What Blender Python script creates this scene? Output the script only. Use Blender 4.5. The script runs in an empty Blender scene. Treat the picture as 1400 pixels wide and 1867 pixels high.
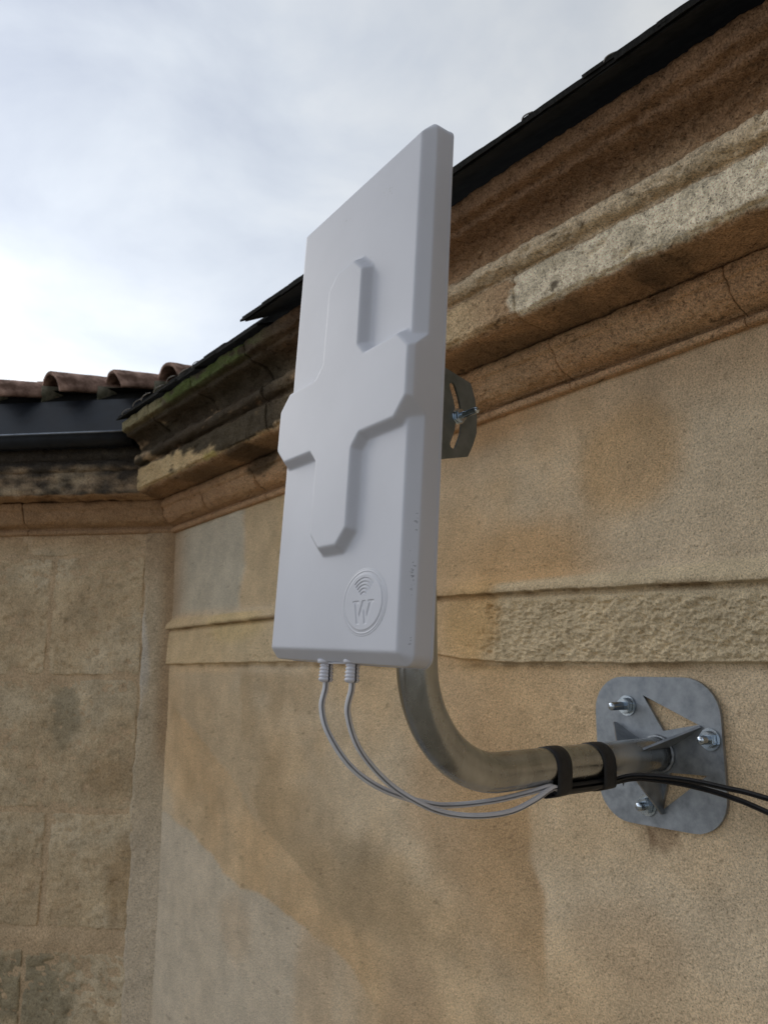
import bpy, bmesh, math, random
import numpy as np
from mathutils import Vector, Matrix

random.seed(7)
SCN = bpy.context.scene
COL = SCN.collection

# ------------------------------------------------------------------ camera
CZ = 3.6                                   # eye height over the ground
PITCH = math.radians(10.87)
cam_d = bpy.data.cameras.new("camera")
cam = bpy.data.objects.new("camera", cam_d); COL.objects.link(cam)
cam.location = (0, 0, CZ)
cam.rotation_euler = (math.pi/2 + PITCH, 0, 0)
cam_d.sensor_fit = 'VERTICAL'; cam_d.sensor_height = 24.0
cam_d.lens = 24.0*1450/1867
cam_d.clip_start = 0.02; cam_d.clip_end = 2000
cam_d.dof.use_dof = True; cam_d.dof.focus_distance = 0.86; cam_d.dof.aperture_fstop = 8.0
SCN.camera = cam

# ------------------------------------------------------------------ sky
SUN_AZ = math.radians(-56)                 # left of the view axis
SUN_EL = math.radians(24)
sun_dir = Vector((math.sin(SUN_AZ)*math.cos(SUN_EL), math.cos(SUN_AZ)*math.cos(SUN_EL), math.sin(SUN_EL)))
world = bpy.data.worlds.new("World"); SCN.world = world
world.use_nodes = True
nt = world.node_tree; nt.nodes.clear()
def wn(t, **k):
    n_ = nt.nodes.new(t)
    for a, b in k.items(): setattr(n_, a, b)
    return n_
out = wn('ShaderNodeOutputWorld'); bg = wn('ShaderNodeBackground'); bg.inputs['Strength'].default_value = 0.1
sky = wn('ShaderNodeTexSky', sky_type='NISHITA'); sky.sun_disc = False
sky.sun_elevation = SUN_EL; sky.sun_rotation = SUN_AZ
tc = wn('ShaderNodeTexCoord')
mp = wn('ShaderNodeMapping'); mp.inputs['Scale'].default_value = (1.0, 1.0, 1.9)
mp.inputs['Location'].default_value = (0.35, 0.2, 0.1)
nt.links.new(tc.outputs['Generated'], mp.inputs['Vector'])
n1 = wn('ShaderNodeTexNoise'); n1.inputs['Scale'].default_value = 3.0; n1.inputs['Detail'].default_value = 7; n1.inputs['Roughness'].default_value = 0.55; n1.inputs['Distortion'].default_value = 0.35
nt.links.new(mp.outputs[0], n1.inputs['Vector'])
n2_ = wn('ShaderNodeTexNoise'); n2_.inputs['Scale'].default_value = 1.25; n2_.inputs['Detail'].default_value = 4; n2_.inputs['Roughness'].default_value = 0.5
nt.links.new(mp.outputs[0], n2_.inputs['Vector'])
cr = wn('ShaderNodeValToRGB')
cr.color_ramp.elements[0].position = 0.36; cr.color_ramp.elements[0].color = (0.43, 0.475, 0.57, 1)
cr.color_ramp.elements[1].position = 0.64; cr.color_ramp.elements[1].color = (0.80, 0.82, 0.83, 1)
e = cr.color_ramp.elements.new(0.5); e.color = (0.60, 0.645, 0.71, 1)
mixn = wn('ShaderNodeMath', operation='MULTIPLY_ADD'); mixn.inputs[1].default_value = 0.5
half = wn('ShaderNodeMath', operation='MULTIPLY'); half.inputs[1].default_value = 0.5
nt.links.new(n2_.outputs['Fac'], half.inputs[0])
nt.links.new(n1.outputs['Fac'], mixn.inputs[0]); nt.links.new(half.outputs[0], mixn.inputs[2])
nt.links.new(mixn.outputs[0], cr.inputs['Fac'])
# glow of the veiled sun through the cloud sheet
dt = wn('ShaderNodeVectorMath', operation='DOT_PRODUCT'); dt.inputs[1].default_value = sun_dir
nrm = wn('ShaderNodeVectorMath', operation='NORMALIZE')
nt.links.new(tc.outputs['Generated'], nrm.inputs[0]); nt.links.new(nrm.outputs[0], dt.inputs[0])
mr = wn('ShaderNodeMapRange'); mr.inputs['From Min'].default_value = -1; mr.inputs['From Max'].default_value = 1
mr.inputs['To Min'].default_value = 0; mr.inputs['To Max'].default_value = 1
nt.links.new(dt.outputs['Value'], mr.inputs['Value'])
broad = wn('ShaderNodeMath', operation='MULTIPLY'); broad.inputs[1].default_value = 0.92
nt.links.new(mr.outputs[0], broad.inputs[0])
pw = wn('ShaderNodeMath', operation='POWER'); pw.inputs[1].default_value = 9
nt.links.new(mr.outputs[0], pw.inputs[0])
pwm = wn('ShaderNodeMath', operation='MULTIPLY'); pwm.inputs[1].default_value = 0.36
nt.links.new(pw.outputs[0], pwm.inputs[0])
sm = wn('ShaderNodeMath', operation='ADD'); nt.links.new(broad.outputs[0], sm.inputs[0]); nt.links.new(pwm.outputs[0], sm.inputs[1])
sm2 = wn('ShaderNodeMath', operation='ADD'); sm2.inputs[1].default_value = 0.13; nt.links.new(sm.outputs[0], sm2.inputs[0])
sx = wn('ShaderNodeSeparateXYZ'); nt.links.new(nrm.outputs[0], sx.inputs[0])
inv = wn('ShaderNodeMath', operation='SUBTRACT', use_clamp=True); inv.inputs[0].default_value = 1.0; nt.links.new(sx.outputs['Z'], inv.inputs[1])
hz = wn('ShaderNodeMath', operation='POWER'); hz.inputs[1].default_value = 3.0; nt.links.new(inv.outputs[0], hz.inputs[0])
hm = wn('ShaderNodeMath', operation='MULTIPLY_ADD'); hm.inputs[1].default_value = 1.0; hm.inputs[2].default_value = 0.95; nt.links.new(hz.outputs[0], hm.inputs[0])
hq = wn('ShaderNodeMath', operation='MULTIPLY'); nt.links.new(sm2.outputs[0], hq.inputs[0]); nt.links.new(hm.outputs[0], hq.inputs[1])
ten = wn('ShaderNodeMath', operation='MULTIPLY'); ten.inputs[1].default_value = 10.0; nt.links.new(hq.outputs[0], ten.inputs[0])
sc = wn('ShaderNodeVectorMath', operation='SCALE'); nt.links.new(cr.outputs['Color'], sc.inputs[0]); nt.links.new(ten.outputs[0], sc.inputs['Scale'])
mx = wn('ShaderNodeMix', data_type='RGBA'); mx.inputs['Factor'].default_value = 0.9
nt.links.new(sky.outputs[0], mx.inputs['A']); nt.links.new(sc.outputs[0], mx.inputs['B'])
nt.links.new(mx.outputs['Result'], bg.inputs['Color']); nt.links.new(bg.outputs[0], out.inputs['Surface'])

sd = bpy.data.lights.new("sun", 'SUN'); sd.energy = 0.5; sd.angle = math.radians(28); sd.color = (1.0, 0.95, 0.87)
so = bpy.data.objects.new("sun", sd); COL.objects.link(so)
so.rotation_euler = (-sun_dir).to_track_quat('-Z', 'Y').to_euler(); so.location = (-3, 3, 9)

vs = SCN.view_settings; vs.view_transform = 'Standard'; vs.look = 'None'; vs.exposure = 0.2; vs.gamma = 1.0; vs.use_curve_mapping = False

# ------------------------------------------------------------------ frames
AZ = math.radians(-37.9)
U = np.array([math.sin(AZ), math.cos(AZ), 0.0])        # along the rendered wall, away from the camera
N = np.array([-U[1], U[0], 0.0])                       # out of the rendered wall
DW = 0.95; SC_ = 2.24
A2 = AZ - math.pi/4
U2 = np.array([math.sin(A2), math.cos(A2), 0.0])
N2 = np.array([-U2[1], U2[0], 0.0])
ZZ = np.array([0, 0, 1.0])
CORN = U*SC_ - N*DW
K = math.tan(math.radians(22.5))
def W(s, o, z):
    s, o, z = np.broadcast_arrays(np.asarray(s, float), np.asarray(o, float), np.asarray(z, float))
    return s[..., None]*U + (o-DW)[..., None]*N + (z+CZ)[..., None]*ZZ
def F(t, o, z):
    t, o, z = np.broadcast_arrays(np.asarray(t, float), np.asarray(o, float), np.asarray(z, float))
    return CORN + t[..., None]*U2 + o[..., None]*N2 + (z+CZ)[..., None]*ZZ

# ------------------------------------------------------------------ noise
_rng = np.random.RandomState(11)
_P = _rng.permutation(256); _P = np.concatenate([_P, _P, _P])
_G = _rng.normal(size=(256, 3)); _G /= np.linalg.norm(_G, axis=1)[:, None]
def pn(x, y, z=0.0):
    x, y, z = np.broadcast_arrays(np.asarray(x, float), np.asarray(y, float), np.asarray(z, float))
    xi, yi, zi = np.floor(x).astype(int), np.floor(y).astype(int), np.floor(z).astype(int)
    xf, yf, zf = x-xi, y-yi, z-zi
    xi &= 255; yi &= 255; zi &= 255
    f = lambda t: t*t*t*(t*(t*6-15)+10)
    a, b, c = f(xf), f(yf), f(zf)
    def g(i, j, k):
        h = _P[_P[_P[xi+i]+yi+j]+zi+k]
        G = _G[h]
        return G[..., 0]*(xf-i)+G[..., 1]*(yf-j)+G[..., 2]*(zf-k)
    l = lambda p, q, t: p+(q-p)*t
    return l(l(l(g(0,0,0), g(1,0,0), a), l(g(0,1,0), g(1,1,0), a), b),
             l(l(g(0,0,1), g(1,0,1), a), l(g(0,1,1), g(1,1,1), a), b), c)*1.6
def fbm(x, y, z=0.0, o=4, r=0.5):
    v = 0; a = 1.0; f = 1.0
    for i in range(o):
        v = v + a*pn(np.asarray(x)*f+i*17.3, np.asarray(y)*f+i*5.1, np.asarray(z)*f); a *= r; f *= 2.03
    return v
def ss(a, b, x):
    t = np.clip((np.asarray(x, float)-a)/(b-a), 0, 1); return t*t*(3-2*t)
def lerp(a, b, t): return a+(b-a)*t

# ------------------------------------------------------------------ object helpers
def put(name, mesh, mat, parent=None, loc=None):
    o = bpy.data.objects.new(name, mesh); COL.objects.link(o)
    if mat is not None:
        mesh.materials.clear(); mesh.materials.append(mat)
    if parent is not None: o.parent = parent
    if loc is not None: o.location = loc
    return o
def root(name, label, cat, loc, group=None):
    o = bpy.data.objects.new(name, None); COL.objects.link(o); o.location = loc
    o.empty_display_size = 0.05
    o['label'] = label; o['category'] = cat
    if group: o['group'] = group
    return o
def tag(o, label, cat, group=None):
    o['label'] = label; o['category'] = cat
    if group: o['group'] = group
    return o
def gmesh(name, P, colr=None, flip=False, smooth=True, wrapu=False, wrapv=False, off=(0, 0, 0)):
    """quad grid mesh from an array of points (nu, nv, 3)"""
    nu, nv = P.shape[:2]
    co = (P.reshape(-1, 3) - np.asarray(off)).astype(np.float32)
    iu = np.arange(nu if wrapu else nu-1); iv = np.arange(nv if wrapv else nv-1)
    A, B = np.meshgrid(iu, iv, indexing='ij'); A = A.ravel(); B = B.ravel()
    A1 = (A+1) % nu; B1 = (B+1) % nv
    q = np.stack([A*nv+B, A1*nv+B, A1*nv+B1, A*nv+B1], 1)
    if flip: q = q[:, ::-1]
    m = bpy.data.meshes.new(name)
    m.vertices.add(len(co)); m.vertices.foreach_set('co', co.ravel())
    nq = len(q); m.loops.add(nq*4); m.loops.foreach_set('vertex_index', q.astype(np.int32).ravel())
    m.polygons.add(nq); m.polygons.foreach_set('loop_start', np.arange(0, nq*4, 4, dtype=np.int32))
    try: m.polygons.foreach_set('loop_total', np.full(nq, 4, dtype=np.int32))
    except Exception: pass
    m.polygons.foreach_set('use_smooth', np.full(nq, smooth, dtype=bool))
    m.update(calc_edges=True)
    if colr is not None:
        at = m.color_attributes.new(name='Col', type='FLOAT_COLOR', domain='POINT')
        c4 = np.ones((len(co), 4), np.float32); c4[:, :3] = np.clip(colr.reshape(-1, 3), 0, 1)
        at.data.foreach_set('color', c4.ravel())
    return m
def bmm(name, bm, smooth=False):
    m = bpy.data.meshes.new(name); bmesh.ops.recalc_face_normals(bm, faces=bm.faces)
    bm.to_mesh(m); bm.free()
    if smooth:
        for p in m.polygons: p.use_smooth = True
    return m
def catmull(pts, n):
    pts = np.asarray(pts, float)
    p = np.vstack([2*pts[0]-pts[1], pts, 2*pts[-1]-pts[-2]])
    out_ = []
    for i in range(1, len(p)-2):
        t = np.linspace(0, 1, n, endpoint=False)[:, None]
        a, b, c, d = p[i-1], p[i], p[i+1], p[i+2]
        out_.append(0.5*((2*b)+(-a+c)*t+(2*a-5*b+4*c-d)*t*t+(-a+3*b-3*c+d)*t**3))
    out_.append(p[-2][None]); return np.vstack(out_)
def tubeP(path, rad, seg=16, cap=True):
    path = np.asarray(path, float); n = len(path)
    rad = np.full(n, rad, float) if np.isscalar(rad) else np.asarray(rad, float)
    T = np.gradient(path, axis=0); T /= np.linalg.norm(T, axis=1)[:, None]
    ref = np.array([0, 0, 1.0]) if abs(T[0][2]) < 0.9 else np.array([1.0, 0, 0])
    nn = np.cross(T[0], ref); nn /= np.linalg.norm(nn)
    a = np.linspace(0, 2*math.pi, seg, endpoint=False); R = []
    for i in range(n):
        nn = nn-T[i]*(nn@T[i]); nn /= np.linalg.norm(nn); b = np.cross(T[i], nn)
        R.append(path[i]+rad[i]*(np.cos(a)[:, None]*nn+np.sin(a)[:, None]*b))
    R = np.array(R)
    if cap:
        R = np.concatenate([np.repeat(path[:1][:, None], seg, 1), R, np.repeat(path[-1:][:, None], seg, 1)])
    return R
def frame_mat(o, x, y, z):
    M = Matrix.Identity(4)
    for i in range(3):
        M[i][0] = x[i]; M[i][1] = y[i]; M[i][2] = z[i]; M[i][3] = o[i]
    return M
def shape2d(name, loops, ext, bev=0.0005):
    """flat plate with holes, from closed loops of 2D points (first loop is the outline)"""
    from mathutils.geometry import tessellate_polygon
    pts = [[Vector((x, y, 0)) for x, y in lp] for lp in loops]
    flat = [v for lp in pts for v in lp]
    tri = tessellate_polygon(pts)
    bm = bmesh.new()
    top = [bm.verts.new((v.x, v.y, ext)) for v in flat]; bot = [bm.verts.new((v.x, v.y, -ext)) for v in flat]
    for t in tri:
        try:
            bm.faces.new([top[i] for i in t]); bm.faces.new([bot[i] for i in reversed(t)])
        except ValueError: pass
    k = 0
    for lp in pts:
        n_ = len(lp)
        for i in range(n_):
            a, b = k+i, k+(i+1) % n_
            bm.faces.new((top[a], top[b], bot[b], bot[a]))
        k += n_
    return bmm(name, bm)
def rrect(w, h, r, n=8):
    L = []
    for cx, cy, a0 in ((w/2-r, h/2-r, 0), (-w/2+r, h/2-r, 90), (-w/2+r, -h/2+r, 180), (w/2-r, -h/2+r, 270)):
        for i in range(n+1):
            a = math.radians(a0+90*i/n); L.append((cx+r*math.cos(a), cy+r*math.sin(a)))
    return L
def local_mesh(m, M, parent_loc):
    """put a mesh built in a local frame into world axes relative to its parent"""
    m.transform(Matrix.Translation(-Vector(parent_loc)) @ M); return m
def boxm(name, lo, hi, bev=0.0):
    bm = bmesh.new(); bmesh.ops.create_cube(bm, size=1)
    for v in bm.verts:
        v.co = Vector([lo[i]+(v.co[i]+0.5)*(hi[i]-lo[i]) for i in range(3)])
    if bev: bmesh.ops.bevel(bm, geom=bm.edges[:], offset=bev, segments=2, affect='EDGES')
    return bmm(name, bm)

# ------------------------------------------------------------------ materials
def newmat(name):
    m = bpy.data.materials.new(name); m.use_nodes = True
    return m, m.node_tree, m.node_tree.nodes['Principled BSDF']
def stone_mat(name, g1=420, g2=95, speck=0.5, bump=1.0, coarse=0.5, bright=1.0):
    m, t, b = newmat(name)
    N_ = t.nodes.new; L = t.links.new
    at = N_('ShaderNodeAttribute'); at.attribute_name = 'Col'
    tc = N_('ShaderNodeTexCoord')
    a = N_('ShaderNodeTexNoise'); a.inputs['Scale'].default_value = g1; a.inputs['Detail'].default_value = 3; a.inputs['Roughness'].default_value = 0.65
    c = N_('ShaderNodeTexNoise'); c.inputs['Scale'].default_value = g2; c.inputs['Detail'].default_value = 5; c.inputs['Roughness'].default_value = 0.6
    d = N_('ShaderNodeTexNoise'); d.inputs['Scale'].default_value = 14; d.inputs['Detail'].default_value = 5; d.inputs['Roughness'].default_value = 0.62
    v = N_('ShaderNodeTexVoronoi'); v.inputs['Scale'].default_value = g1*0.42; v.inputs['Randomness'].default_value = 1
    for q in (a, c, d, v): L(tc.outputs['Object'], q.inputs['Vector'])
    # colour: grain x mottling
    r1 = N_('ShaderNodeMapRange'); r1.inputs['From Min'].default_value = 0.34; r1.inputs['From Max'].default_value = 0.66
    r1.inputs['To Min'].default_value = 1-0.34*speck; r1.inputs['To Max'].default_value = 1+0.30*speck; L(a.outputs['Fac'], r1.inputs['Value'])
    r2 = N_('ShaderNodeMapRange'); r2.inputs['From Min'].default_value = 0.3; r2.inputs['From Max'].default_value = 0.7
    r2.inputs['To Min'].default_value = 0.86; r2.inputs['To Max'].default_value = 1.13; L(d.outputs['Fac'], r2.inputs['Value'])
    r3 = N_('ShaderNodeMapRange'); r3.inputs['From Min'].default_value = 0.64; r3.inputs['From Max'].default_value = 0.74
    r3.inputs['To Min'].default_value = 1.0; r3.inputs['To Max'].default_value = 0.62; L(c.outputs['Fac'], r3.inputs['Value'])
    m1 = N_('ShaderNodeMath'); m1.operation = 'MULTIPLY'; L(r1.outputs[0], m1.inputs[0]); L(r2.outputs[0], m1.inputs[1])
    m2 = N_('ShaderNodeMath'); m2.operation = 'MULTIPLY'; L(m1.outputs[0], m2.inputs[0]); L(r3.outputs[0], m2.inputs[1])
    v2 = N_('ShaderNodeTexVoronoi'); v2.inputs['Scale'].default_value = g1*.55; L(tc.outputs['Object'], v2.inputs['Vector'])
    r4 = N_('ShaderNodeMapRange'); r4.inputs['From Min'].default_value = .10; r4.inputs['From Max'].default_value = .26
    r4.inputs['To Min'].default_value = 1-.50*speck; r4.inputs['To Max'].default_value = 1.03; L(v2.outputs['Distance'], r4.inputs['Value'])
    m2b = N_('ShaderNodeMath'); m2b.operation = 'MULTIPLY'; L(m2.outputs[0], m2b.inputs[0]); L(r4.outputs[0], m2b.inputs[1])
    m3 = N_('ShaderNodeMath'); m3.operation = 'MULTIPLY'; m3.inputs[1].default_value = bright; L(m2b.outputs[0], m3.inputs[0])
    sc_ = N_('ShaderNodeVectorMath'); sc_.operation = 'SCALE'; L(at.outputs['Color'], sc_.inputs[0]); L(m3.outputs[0], sc_.inputs['Scale'])
    L(sc_.outputs[0], b.inputs['Base Color'])
    # relief: grain, pits, coarse lumps
    inv = N_('ShaderNodeMath'); inv.operation = 'MULTIPLY'; inv.inputs[1].default_value = 0.7; L(v.outputs['Distance'], inv.inputs[0])
    h1 = N_('ShaderNodeMath'); h1.operation = 'ADD'; L(a.outputs['Fac'], h1.inputs[0]); L(inv.outputs[0], h1.inputs[1])
    bu = N_('ShaderNodeBump'); bu.inputs['Strength'].default_value = min(1, 0.8*bump); bu.inputs['Distance'].default_value = 0.0011*bump; L(h1.outputs[0], bu.inputs['Height'])
    pit = N_('ShaderNodeMapRange'); pit.inputs['From Min'].default_value = 0.56; pit.inputs['From Max'].default_value = 0.72
    pit.inputs['To Min'].default_value = 1.0; pit.inputs['To Max'].default_value = 0.0; L(c.outputs['Fac'], pit.inputs['Value'])
    hs = N_('ShaderNodeMath'); hs.operation = 'MULTIPLY_ADD'; hs.inputs[1].default_value = 0.6; L(c.outputs['Fac'], hs.inputs[0]); L(pit.outputs[0], hs.inputs[2])
    b2 = N_('ShaderNodeBump'); b2.inputs['Strength'].default_value = 0.9; b2.inputs['Distance'].default_value = 0.0022*coarse; L(hs.outputs[0], b2.inputs['Height'])
    L(bu.outputs[0], b2.inputs['Normal']); L(b2.outputs[0], b.inputs['Normal'])
    b.inputs['Roughness'].default_value = 0.95; b.inputs['Specular IOR Level'].default_value = 0.2
    return m
def noise_mat(name, c1, c2, scale=30, rough=0.6, metal=0.0, bump=0.0, bscale=200, detail=5, pos=(0.35, 0.65), spec=0.5, rough2=None, stretch=None):
    m, t, b = newmat(name); N_ = t.nodes.new; L = t.links.new
    tc = N_('ShaderNodeTexCoord'); mp = N_('ShaderNodeMapping'); L(tc.outputs['Object'], mp.inputs['Vector'])
    if stretch: mp.inputs['Scale'].default_value = stretch
    a = N_('ShaderNodeTexNoise'); a.inputs['Scale'].default_value = scale; a.inputs['Detail'].default_value = detail; a.inputs['Roughness'].default_value = 0.6
    L(mp.outputs[0], a.inputs['Vector'])
    r = N_('ShaderNodeValToRGB'); r.color_ramp.elements[0].position = pos[0]; r.color_ramp.elements[1].position = pos[1]
    r.color_ramp.elements[0].color = (*c1, 1); r.color_ramp.elements[1].color = (*c2, 1)
    L(a.outputs['Fac'], r.inputs['Fac']); L(r.outputs['Color'], b.inputs['Base Color'])
    b.inputs['Metallic'].default_value = metal; b.inputs['Specular IOR Level'].default_value = spec
    if rough2 is None: b.inputs['Roughness'].default_value = rough
    else:
        q = N_('ShaderNodeMapRange'); q.inputs['To Min'].default_value = rough; q.inputs['To Max'].default_value = rough2
        q.inputs['From Min'].default_value = pos[0]; q.inputs['From Max'].default_value = pos[1]
        L(a.outputs['Fac'], q.inputs['Value']); L(q.outputs[0], b.inputs['Roughness'])
    if bump:
        c = N_('ShaderNodeTexNoise'); c.inputs['Scale'].default_value = bscale; c.inputs['Detail'].default_value = 3; L(mp.outputs[0], c.inputs['Vector'])
        bu = N_('ShaderNodeBump'); bu.inputs['Strength'].default_value = 0.7; bu.inputs['Distance'].default_value = bump
        L(c.outputs['Fac'], bu.inputs['Height']); L(bu.outputs[0], b.inputs['Normal'])
    return m
M_render = stone_mat('wall_render', 430, 150, 0.85, 1.35, 0.40, 1.72)
M_corn = stone_mat('cornice_stone', 380, 110, 1.2, 1.6, 1.2, 1.65)
M_ashlar = stone_mat('ashlar', 260, 75, 0.8, 1.3, 0.9, 1.5)
M_mortar = noise_mat('mortar', (.13, .085, .045), (.27, .19, .115), 25, 0.95, bump=.001, spec=.2)
M_slate = noise_mat('slate', (.010, .010, .009), (.024, .023, .021), 30, 0.9, bump=.0006, bscale=120, spec=.12)
M_zinc = noise_mat('zinc', (.006, .008, .012), (.020, .025, .034), 12, 0.38, metal=0.3, rough2=.5)
M_bead = noise_mat('zinc_bead', (.22, .25, .30), (.34, .37, .42), 30, 0.3, metal=0.8)
M_hook = noise_mat('hook_steel', (.35, .35, .35), (.6, .6, .6), 60, 0.3, metal=1)
M_tile = noise_mat('clay_tile', (.13, .075, .052), (.55, .36, .28), 17, 0.95, bump=.0012, bscale=130, spec=.2)
M_tileg = noise_mat('mossy_tile', (.10, .10, .065), (.27, .25, .19), 35, 0.95, bump=.0015, bscale=110, spec=.2)
M_galv = noise_mat('galvanised_steel', (.20, .22, .24), (.44, .465, .49), 48, 0.34, metal=0.8, rough2=0.6, bump=.0002, bscale=260, detail=8, pos=(.3, .7))
M_pipe = noise_mat('pipe_steel', (.30, .305, .30), (.50, .505, .49), 22, 0.20, metal=1.0, rough2=0.36, bump=.0001, bscale=160, stretch=(1, 1, .4))
M_bolt = noise_mat('zinc_plated_bolt', (.45, .53, .62), (.7, .77, .83), 90, 0.2, metal=1.0)
M_brk = noise_mat('bracket_steel', (.15, .165, .155), (.22, .235, .225), 40, 0.5, metal=0.6)
M_cable = noise_mat('white_cable', (.64, .64, .67), (.72, .72, .75), 40, 0.5)
M_gland = noise_mat('white_rubber', (.66, .66, .72), (.74, .74, .79), 60, 0.5)
M_black = noise_mat('black_rubber', (.008, .008, .009), (.018, .018, .02), 60, 0.55, bump=.0003, bscale=500)
M_tape = noise_mat('black_tape', (.010, .010, .011), (.020, .020, .021), 90, 0.6, bump=.0005, bscale=160)
M_ground = noise_mat('gravel_ground', (.20, .17, .125), (.34, .295, .225), 8, 0.95, bump=.004, bscale=40, spec=.2)

def plastic_mat():
    m, t, b = newmat('antenna_plastic'); N_ = t.nodes.new; L = t.links.new
    at = N_('ShaderNodeAttribute'); at.attribute_name = 'Col'
    tc = N_('ShaderNodeTexCoord')
    a = N_('ShaderNodeTexNoise'); a.inputs['Scale'].default_value = 9; a.inputs['Detail'].default_value = 6; L(tc.outputs['Object'], a.inputs['Vector'])
    r = N_('ShaderNodeMapRange'); r.inputs['From Min'].default_value = .3; r.inputs['From Max'].default_value = .7; r.inputs['To Min'].default_value = .93; r.inputs['To Max'].default_value = 1.02; L(a.outputs['Fac'], r.inputs['Value'])
    s = N_('ShaderNodeVectorMath'); s.operation = 'SCALE'; L(at.outputs['Color'], s.inputs[0]); L(r.outputs[0], s.inputs['Scale'])
    L(s.outputs[0], b.inputs['Base Color'])
    c = N_('ShaderNodeTexNoise'); c.inputs['Scale'].default_value = 900; c.inputs['Detail'].default_value = 2; L(tc.outputs['Object'], c.inputs['Vector'])
    bu = N_('ShaderNodeBump'); bu.inputs['Strength'].default_value = 0.3; bu.inputs['Distance'].default_value = 0.00008; L(c.outputs['Fac'], bu.inputs['Height']); L(bu.outputs[0], b.inputs['Normal'])
    b.inputs['Roughness'].default_value = 0.42; b.inputs['Specular IOR Level'].default_value = 0.45
    return m
M_plastic = plastic_mat()

# ------------------------------------------------------------------ ground
bm = bmesh.new(); bmesh.ops.create_grid(bm, x_segments=8, y_segments=8, size=600)
g = put('ground', bmm('ground', bm), M_ground); g['kind'] = 'structure'

# ------------------------------------------------------------------ rendered wall
BR = tuple(W(1.0, 0, -CZ))
BLD = root('stone_building', 'ochre rendered wall with string course, moulded cornice and slate eaves, carrying the steel bracket', 'building', BR)
TAN = np.array([.46, .335, .20]); ORG = np.array([.41, .27, .14]); GRY = np.array([.45, .375, .27]); OLV = np.array([.27, .195, .115])
def blot(s, z, cs, cz, rs, rz, w=0.35, f=3.0, seed=0):
    d = np.sqrt(((s-cs)/rs)**2+((z-cz)/rz)**2)+w*fbm(s*f+seed, z*f, seed*1.7+.5, 4)
    return 1-ss(0.55, 1.15, d)
def wall_col(s, z):
    c = np.ones(s.shape+(3,))*TAN
    q = fbm(s*1.6, z*2.2, 3.1, 5, .55); q2 = fbm(s*5, z*5, 8.3, 4); q3 = fbm(s*.9+4, z*.8, 5.5, 3)
    c = lerp(c, ORG, (0.60*ss(-.05, .6, q))[..., None]); c = lerp(c, GRY, (0.55*ss(.0, .6, -q))[..., None])
    c *= (1+.10*q2)[..., None]
    def st(m, colr, k): 
        nonlocal c; c = lerp(c, np.array(colr), (np.clip(m, 0, 1)*k)[..., None])
    # paler, greyer plaster near the plate and right edge
    st(ss(.95, .55, s)*ss(.35, -.1, z), (.46, .365, .25), .5)
    st(blot(s, z, .50, .22, .20, .30, seed=2), (.44, .365, .26), .5)
    # iron coloured stains
    st(blot(s, z, .66, .28, .10, .085, seed=3), (.37, .22, .09), .55)
    st(blot(s, z, .86, .17, .20, .10, seed=4), (.40, .235, .10), .6)
    st(blot(s, z, .97, .42, .18, .07, seed=5), (.36, .20, .085), .6)
    st(blot(s, z, .95, .06, .10, .09, seed=6), (.46, .29, .12), .6)
    st(blot(s, z, 1.02, -.20, .16, .22, seed=7), (.37, .24, .13), .55)
    st(blot(s, z, 1.05, .26, .22, .2, seed=17), (.36, .24, .13), .5)
    # edge where an older coat stops (left side browner)
    e1 = .845+.022*fbm(z*6, 2.2, 0, 3)
    st(ss(e1-.004, e1+.012, s)*ss(-.12, -.17, z)*ss(-.52, -.40, z)*ss(1.15, .9, s), (.345, .22, .11), .75)
    st(blot(s, z, .70, -.36, .10, .06, seed=8), (.36, .25, .15), .35)
    # broad tide line of the run-off: dark olive above, pale grey dry plaster below
    bz = np.interp(s, [.9, 1.05, 1.19, 1.32, 1.47, 1.68, 1.78, 1.88, 2.0, 2.24], [-.47, -.475, -.44, -.475, -.535, -.50, -.50, -.465, -.435, -.395])
    bz = np.interp(s, [1.22, 1.32, 1.478, 1.663, 1.746, 1.85, 1.90, 2.0, 2.214], [-.62, -.55, -.528, -.503, -.502, -.492, -.465, -.438, -.400])
    bz = bz+.009*fbm(s*11, 1.0, 0, 4)+.010*(np.abs(((s*7.3)%1)-.5)-.25)
    
    st(blot(s, z, 1.28, -.40, .17, .10, w=.5, seed=9), (.285, .21, .125), .7)
    sk = .5+.5*ss(-.3, .4, fbm(s*14, z*2.2, 31, 3))
    st(ss(bz+.003, bz-.006, z)*ss(1.20, 1.55, s+.10*fbm(s*3, z*4, 2.7, 3)), (.44, .375, .285), .85)
    st(ss(bz-.02, bz-.12, z)*ss(1.75, 1.2, s)*ss(.85, 1.1, s)*sk, (.44, .365, .26), .55)
    st(blot(s, z, 1.80, -.60, .09, .10, w=.5, seed=41), (.42, .315, .205), .5)
    st(blot(s, z, 1.45, -.66, .07, .14, w=.5, seed=42), (.41, .295, .18), .5)
    # darker run-off fans with crisp left edges
    ea = np.interp(s, [1.30, 1.60, 1.847, 2.05, 2.234], [-.62, -.42, -.255, -.17, -.098])+.006*fbm(s*16, 2.2, 0, 3)
    st(ss(ea-.004, ea+.003, z)*ss(-.01, -.03, z)*ss(2.235, 2.1, s)*ss(1.62, 1.74, s), (.36, .29, .195), .45)
    eb = np.interp(z, [-.52, -.449, -.43, -.362, -.289, -.154, -.02], [1.20, 1.30, 1.47, 1.655, 1.735, 1.775, 1.80])+.012*fbm(z*22, 6.1, 0, 3)
    st(ss(eb+.008, eb-.004, s)*ss(eb-.55, eb-.15, s)*ss(-.005, -.03, z)*ss(-.50, -.44, z)*ss(-.55, .2, fbm(s*5, z*5, 3.3, 3)), (.33, .235, .135), .7)
    st(blot(s, z, 1.15, -.60, .10, .16, seed=19), (.36, .25, .15), .5)
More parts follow.
